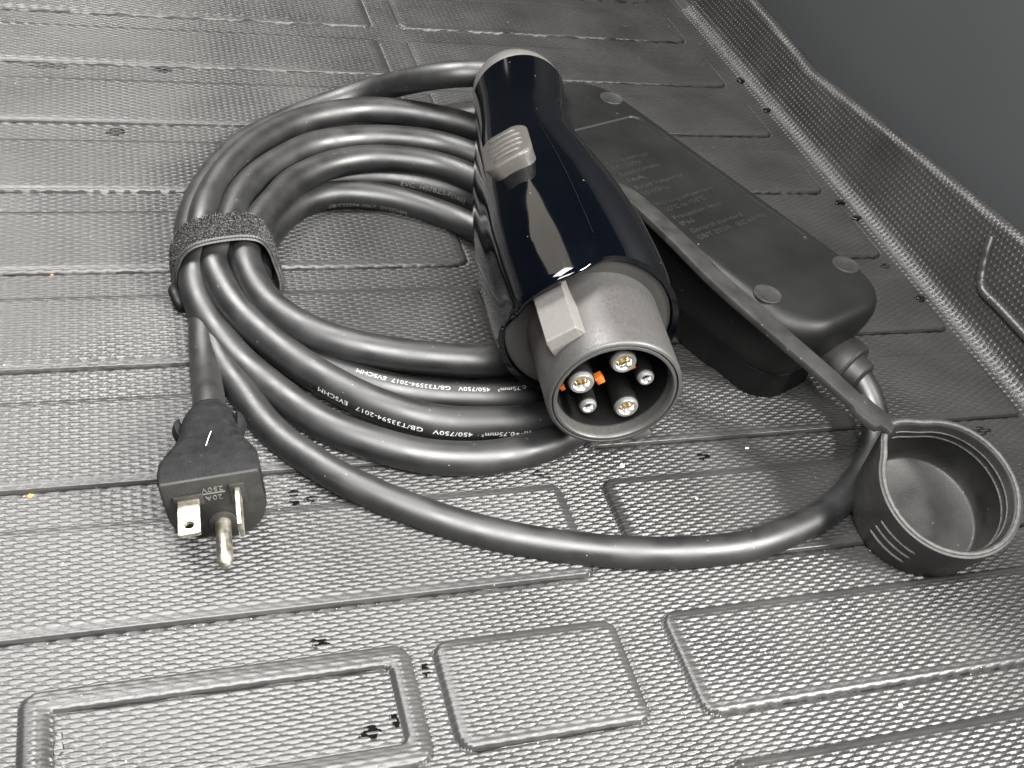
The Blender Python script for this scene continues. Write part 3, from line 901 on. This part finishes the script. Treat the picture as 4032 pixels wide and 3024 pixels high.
plug = thing('power_plug', 'black two-blade grounded mains plug lying on the mat with its prongs forward', 'plug', (22, 250, 0))
mb = MB(); rings = []
for b, hw, ht, hb, rt_, dz in ((0.3, 14.5, 12.9, 14.9, 1.2, 0), (0.9, 14.8, 13.2, 15.2, 1.5, 0), (4.5, 14.9, 13.4, 15.2, 1.6, 0), (9, 14.5, 13.2, 14.6, 2.2, 0), (15, 13.0, 12.0, 13.2, 3.5, -0.4), (21, 11.2, 10.6, 11.6, 4.5, -0.8), (27, 9.8, 9.6, 10.4, 5.0, -1.2),
                              (33, 9.2, 9.2, 9.6, 5.4, -1.5), (38, 8.7, 8.8, 9.0, 6.0, -1.8), (42, 7.8, 8.0, 8.2, 6.2, -2.0), (45, 6.6, 7.0, 7.2, 5.6, -2.2), (47, 6.1, 6.3, 6.4, 5.4, -2.3), (48, 5.6, 5.7, 5.8, 5.0, -2.4)):
    b = b if b < 10 else 10 + (b - 10) * 0.88
    rings.append([pp(x, z, b, dz) for x, z in dshape(hw, ht, hb, rt_)])
mb.loft(rings)
pbody = mb.build('plug_body', 'plug', plug, sharp=40)
mb = MB()
mb.loft([[pp(x, z, b) for x, z in dshape(hw, ht, hb, 1.0)] for b, hw, ht, hb in ((0.6, 14.5, 12.9, 14.9), (-0.5, 14.4, 12.8, 14.8), (-0.7, 14.1, 12.5, 14.5))])
mb.build('plug_face', 'face', plug, sharp=40)
for sx in (-1, 1):
    mb = MB()
    rg = []
    for b, w, hgt in ((26.5, 0.3, 0.8), (28, 1.4, 1.6), (30.2, 2.0, 2.2), (32.2, 1.6, 2.0), (34.0, 0.4, 1.0)):
        rg.append([pp(sx * (8.8 + w * 0.5) + w * 0.9 * math.cos(t), 4.0 + (hgt + 2.0) * math.sin(t), b, -1.5) for t in np.linspace(0, 2 * math.pi, 14, endpoint=False)])
    mb.loft(rg); mb.build('grip_nub', 'plug', pbody)
# blade bosses
mb = MB(); mb.box(pp(-7.1, 5.1, -0.9), pxv * 4.3, pzv * 2.3, pb * 0.6, 0.25); mb.build('blade_boss', 'face', plug)
mb = MB(); mb.box(pp(7.3, 5.0, -0.9), pxv * 2.3, pzv * 4.4, pb * 0.6, 0.25); mb.build('blade_boss', 'face', plug)
# flat blade with a hole: slab built from a ring round the hole
mb = MB()
c0 = -7.1; L0, L1 = -1.2, -14.6
outer = []
hole = []
for k in range(32):
    t = 2 * math.pi * k / 32
    ct, st = math.cos(t), math.sin(t)
    m_ = max(abs(ct) / 3.1, abs(st) / 3.4)
    outer.append((ct / m_, st / m_ - 10.9)); hole.append((1.5 * ct, 1.5 * st - 10.9))
ringsB = []
for pts, zz in ((hole, 0.75), (outer, 0.75), (outer, -0.75), (hole, -0.75), (hole, 0.75)):
    ringsB.append([pp(c0 + x, 5.1 + zz, b) for x, b in pts])
mb.loft(ringsB, False, False)
mb.box(pp(c0, 5.1, -4.3), pxv * 3.1, pzv * 0.75, pb * 3.2)
mb.build('flat_blade', 'blade', plug, sharp=30)
mb = MB(); mb.box(pp(7.3, 5.0, -8.2), pxv * 0.78, pzv * 3.1, pb * 7.4, 0.3); mb.build('flat_blade', 'blade', plug)
mb = MB(); rg = []
for b, r_ in ((-0.4, 2.4), (-15.2, 2.4), (-16.8, 2.15), (-17.9, 1.5), (-18.3, 0.6)):
    rg.append([pp(0.9 + r_ * math.cos(t), -6.6 + r_ * math.sin(t), b) for t in np.linspace(0, 2 * math.pi, 24, endpoint=False)])
mb.loft(rg); mb.build('ground_pin', 'blade', plug)
mb = MB()
mb.loft([[pp(0.9 + r_ * math.cos(t), -6.6 + r_ * math.sin(t), b) for t in np.linspace(0, 2 * math.pi, 28, endpoint=False)] for b, r_ in ((-0.4, 4.3), (-1.3, 4.2), (-1.5, 3.9))])
mb.build('pin_boss', 'face', plug)
for s, zc_, hh in (('250V', 8.2, 2.0), ('20A', 4.6, 2.0)):
    V, F = text_geo(s, 0.3, 1.1); wdt = V[:, 0].max()
    mb = MB(); mb.add([pp(0.2 - (x - wdt / 2) * hh * 1.0, zc_ + 0.9 - y * hh, -0.72 - (z + 0.3) * 0.35) for x, y, z in V], F)
    mb.build('moulded_text', 'greylite', plug, smooth=False)
mb = MB(); mb.box(pp(0.2, 6.6, -0.8), pxv * 3.6, pzv * 0.14, pb * 0.2); mb.build('moulded_line', 'greylite', plug)

# ------------------------------------------------------------------ water drops, crumbs, dust on the mat


def mat_h(x, y):
    hh, _, _ = macro(np.array([[float(x)]]), np.array([[float(y)]])); return float(hh[0, 0])


def blob(name, pts_r, mtl, hgt, seed, label, cat, group):
    """low rounded drop: outline with uneven radius"""
    (x, y), rx, ry = pts_r
    rs = np.random.default_rng(seed); ph = rs.uniform(0, 6.28, 4); am = rs.uniform(0.04, 0.16, 4)
    mb = MB(); rg = []
    z0 = mat_h(x, y) + (0.6 if mtl == 'water' and hgt > 1.0 else 0.05)
    for k, (f, z) in enumerate(((1.0, 0.0), (1.02, 0.25), (0.94, 0.55), (0.75, 0.82), (0.45, 0.97), (0.15, 1.0))):
        r = []
        for t in np.linspace(0, 2 * math.pi, 26, endpoint=False):
            w = 1 + sum(am[i] * math.sin((i + 2) * t + ph[i]) for i in range(4)) * f
            r.append((x + rx * f * w * math.cos(t), y + ry * f * w * math.sin(t), z0 + (hgt if mtl != 'water' or hgt > 1.0 else 0.38) * (z if hgt > 1.0 or mtl != 'water' else min(1.0, z * 3))))
        rg.append(r)
    mb.loft(rg)
    o = mb.build(name, mtl, None, sharp=None)
    return tag(o, label, cat, group)


DROPS = [
    ((354.0, 544.7), 2.6, 2.6, 1.5, 'small clear water drop at the wall foot, farthest back of the row of drops'),
    ((355.0, 509.4), 2.6, 2.4, 1.5, 'small clear water drop at the wall foot beside the rim dip'),
    ((351.8, 415.5), 2.8, 2.0, 1.3, 'clear water drop at the wall foot beyond the middle of the control box'),
    ((353.8, 401.2), 2.8, 2.0, 1.3, 'clear water drop at the wall foot, nearest of the row of drops'),
    ((-28.2, 533.2), 9.5, 2.2, 0.9, 'long dark puddle of water lying along a groove at the upper left'),
    ((23.3, 533.4), 5.0, 2.0, 0.9, 'short dark puddle of water in a groove left of the coil top'),
    ((-0.5, 473.3), 4.0, 3.4, 0.7, 'round dark wet splash on the mat left of the coil'),
    ((47.8, 188.8), 3.0, 1.7, 0.8, 'dark water drop in the bottom groove above the outlined rectangle'),
    ((57.2, 157.8), 3.0, 2.0, 0.8, 'dark water drop inside the outlined rectangle near its lower right corner'),
    ((64.6, 160.2), 1.2, 2.2, 0.8, 'narrow dark water drop against the inner right edge of the outlined rectangle'),
    ((-22.4, 167.9), 1.2, 4.0, 0.8, 'tall dark wet patch against the inner left edge of the outlined rectangle'),
    ((76.6, 174.9), 1.2, 2.6, 0.8, 'slim dark water drop in the gap between outlined rectangle and square pad'),
    ((48.3, 247.5), 1.9, 1.6, 0.9, 'dark water drop right of the plug, upper left of the cluster of three'),
    ((53.8, 244.3), 2.1, 1.5, 0.9, 'dark water drop right of the plug, rightmost of the cluster of three'),
    ((48.2, 243.3), 1.9, 1.4, 0.9, 'dark water drop right of the plug, lowest of the cluster of three'),
    ((133.4, 247.0), 1.8, 1.5, 0.9, 'dark water drop just left below the connector nose, left one of a pair'),
    ((136.6, 245.6), 1.6, 1.4, 0.9, 'dark water drop just left below the connector nose, right one of a pair'),
    ((199.8, 248.9), 2.6, 1.8, 0.6, 'dark wet spot in the groove between connector nose and box end'),
    ((326.9, 250.0), 5.0, 2.2, 0.7, 'dark wet spot in the groove above the dust cap'),
    ((347.7, 361.6), 3.0, 2.0, 0.7, 'dark wet spot beside the near right corner of the control box'),
    ((349.5, 333.6), 2.6, 1.8, 1.1, 'clear water drop at the wall foot below the wall bead'),
]
for k, (c, rx, ry, hg, lab) in enumerate(DROPS):
    blob('water_drop', (c, rx, ry), 'water', hg, 100 + k, lab, 'water drop', 'water drops on the mat')
for k, (c, r_, m_, lab) in enumerate([
        ((166.0, 247.5), 1.0, 'dust', 'small white crumb on the mat below the connector nose'),
        ((219.2, 251.0), 0.7, 'dust', 'tiny white crumb in the groove right of the connector nose'),
        ((220.3, 139.0), 0.8, 'dust', 'tiny white crumb in the groove at the bottom right'),
        ((210.2, 188.4), 0.7, 'sand', 'tiny yellow crumb between the front cable loop and the right pad'),
        ((187.1, 227.4), 0.6, 'sand', 'tiny yellow crumb inside the front cable loop'),
        ((-26.0, 368.4), 0.9, 'rust', 'orange speck on a rib edge at the left, the farther of two'),
        ((-31.1, 255.4), 0.9, 'rust', 'orange speck in a groove at the left, the nearer of two')]):
    blob('crumb', (c, r_, r_ * 0.8), m_, r_ * 0.9, 300 + k, lab, 'crumb', 'crumbs on the mat')

# sand and dust caught along the rib feet and lying loose
def grains(name, n, mtl, gen, smin, smax, label):
    V = []; F = []
    base = np.array([(1, 1, 1), (1, -1, -1), (-1, 1, -1), (-1, -1, 1)], float)
    P = gen(n)
    hh, _, _ = macro(P[:, 0][None], P[:, 1][None]); hh = hh[0]
    for i in range(len(P)):
        r = random.uniform(smin, smax)
        th = random.uniform(0, 6.28); c, s = math.cos(th), math.sin(th)
        for b in base * np.array([random.uniform(.6, 1.2), random.uniform(.6, 1.2), random.uniform(.4, .8)]):
            V.append((P[i, 0] + r * (b[0] * c - b[1] * s), P[i, 1] + r * (b[0] * s + b[1] * c), hh[i] + 0.32 + r * 0.4 * (b[2] + 1)))
        o = 4 * i
        F += [(o, o + 1, o + 2), (o, o + 3, o + 1), (o, o + 2, o + 3), (o + 1, o + 3, o + 2)]
    m = MB(); m.add(V, F)
    o = m.build(name, mtl, None, smooth=False)
    o['kind'] = 'stuff'; o['label'] = label; o['category'] = 'dust'
    return o


def along_feet(n):
    P = []
    while len(P) < n:
        y0 = random.choice([201.0, 201.0, 257, 257, 313, 369, 425, 147.0, 147.5])
        x = random.uniform(-60, 340)
        if random.random() < 0.5 + 0.5 * math.sin(x / 9.0 + y0): P.append((x, y0 - abs(random.gauss(0.4, 0.9)) - 0.3))
    return np.array(P)


def loose(n):
    y = 110 + 480 * rng.random(n) ** 1.6; x = rng.uniform(-70, 350, n)
    return np.stack([x, y], 1)


grains('dust', 130, 'dust', loose, 0.07, 0.17, 'pale dust specks scattered over the mat')
grains('sand', 420, 'sand', along_feet, 0.07, 0.2, 'fine pale sand caught along the rib edges')
# a few hairs and lint
for k, (pts, lab) in enumerate([
        ([(238.0, 296.0, 21.0), (236.8, 296.2, 17.5), (235.0, 296.6, 15.0), (234.6, 297.4, 10.0), (235.8, 296.0, 6.0)], 'thin pale hair clinging to the lower side of the control box'),
([tuple(pp(-0.3, 12.35, 13.5)), tuple(pp(0.4, 11.45, 17.5)), tuple(pp(1.2, 10.6, 21.0))], 'short pale lint fibre lying on top of the plug')]):
    mb = MB(); tube(mb, spline(pts, 0.6), 0.13, 6)
    tag(mb.build('lint_fibre', 'lint', None), lab, 'lint', 'lint fibres')
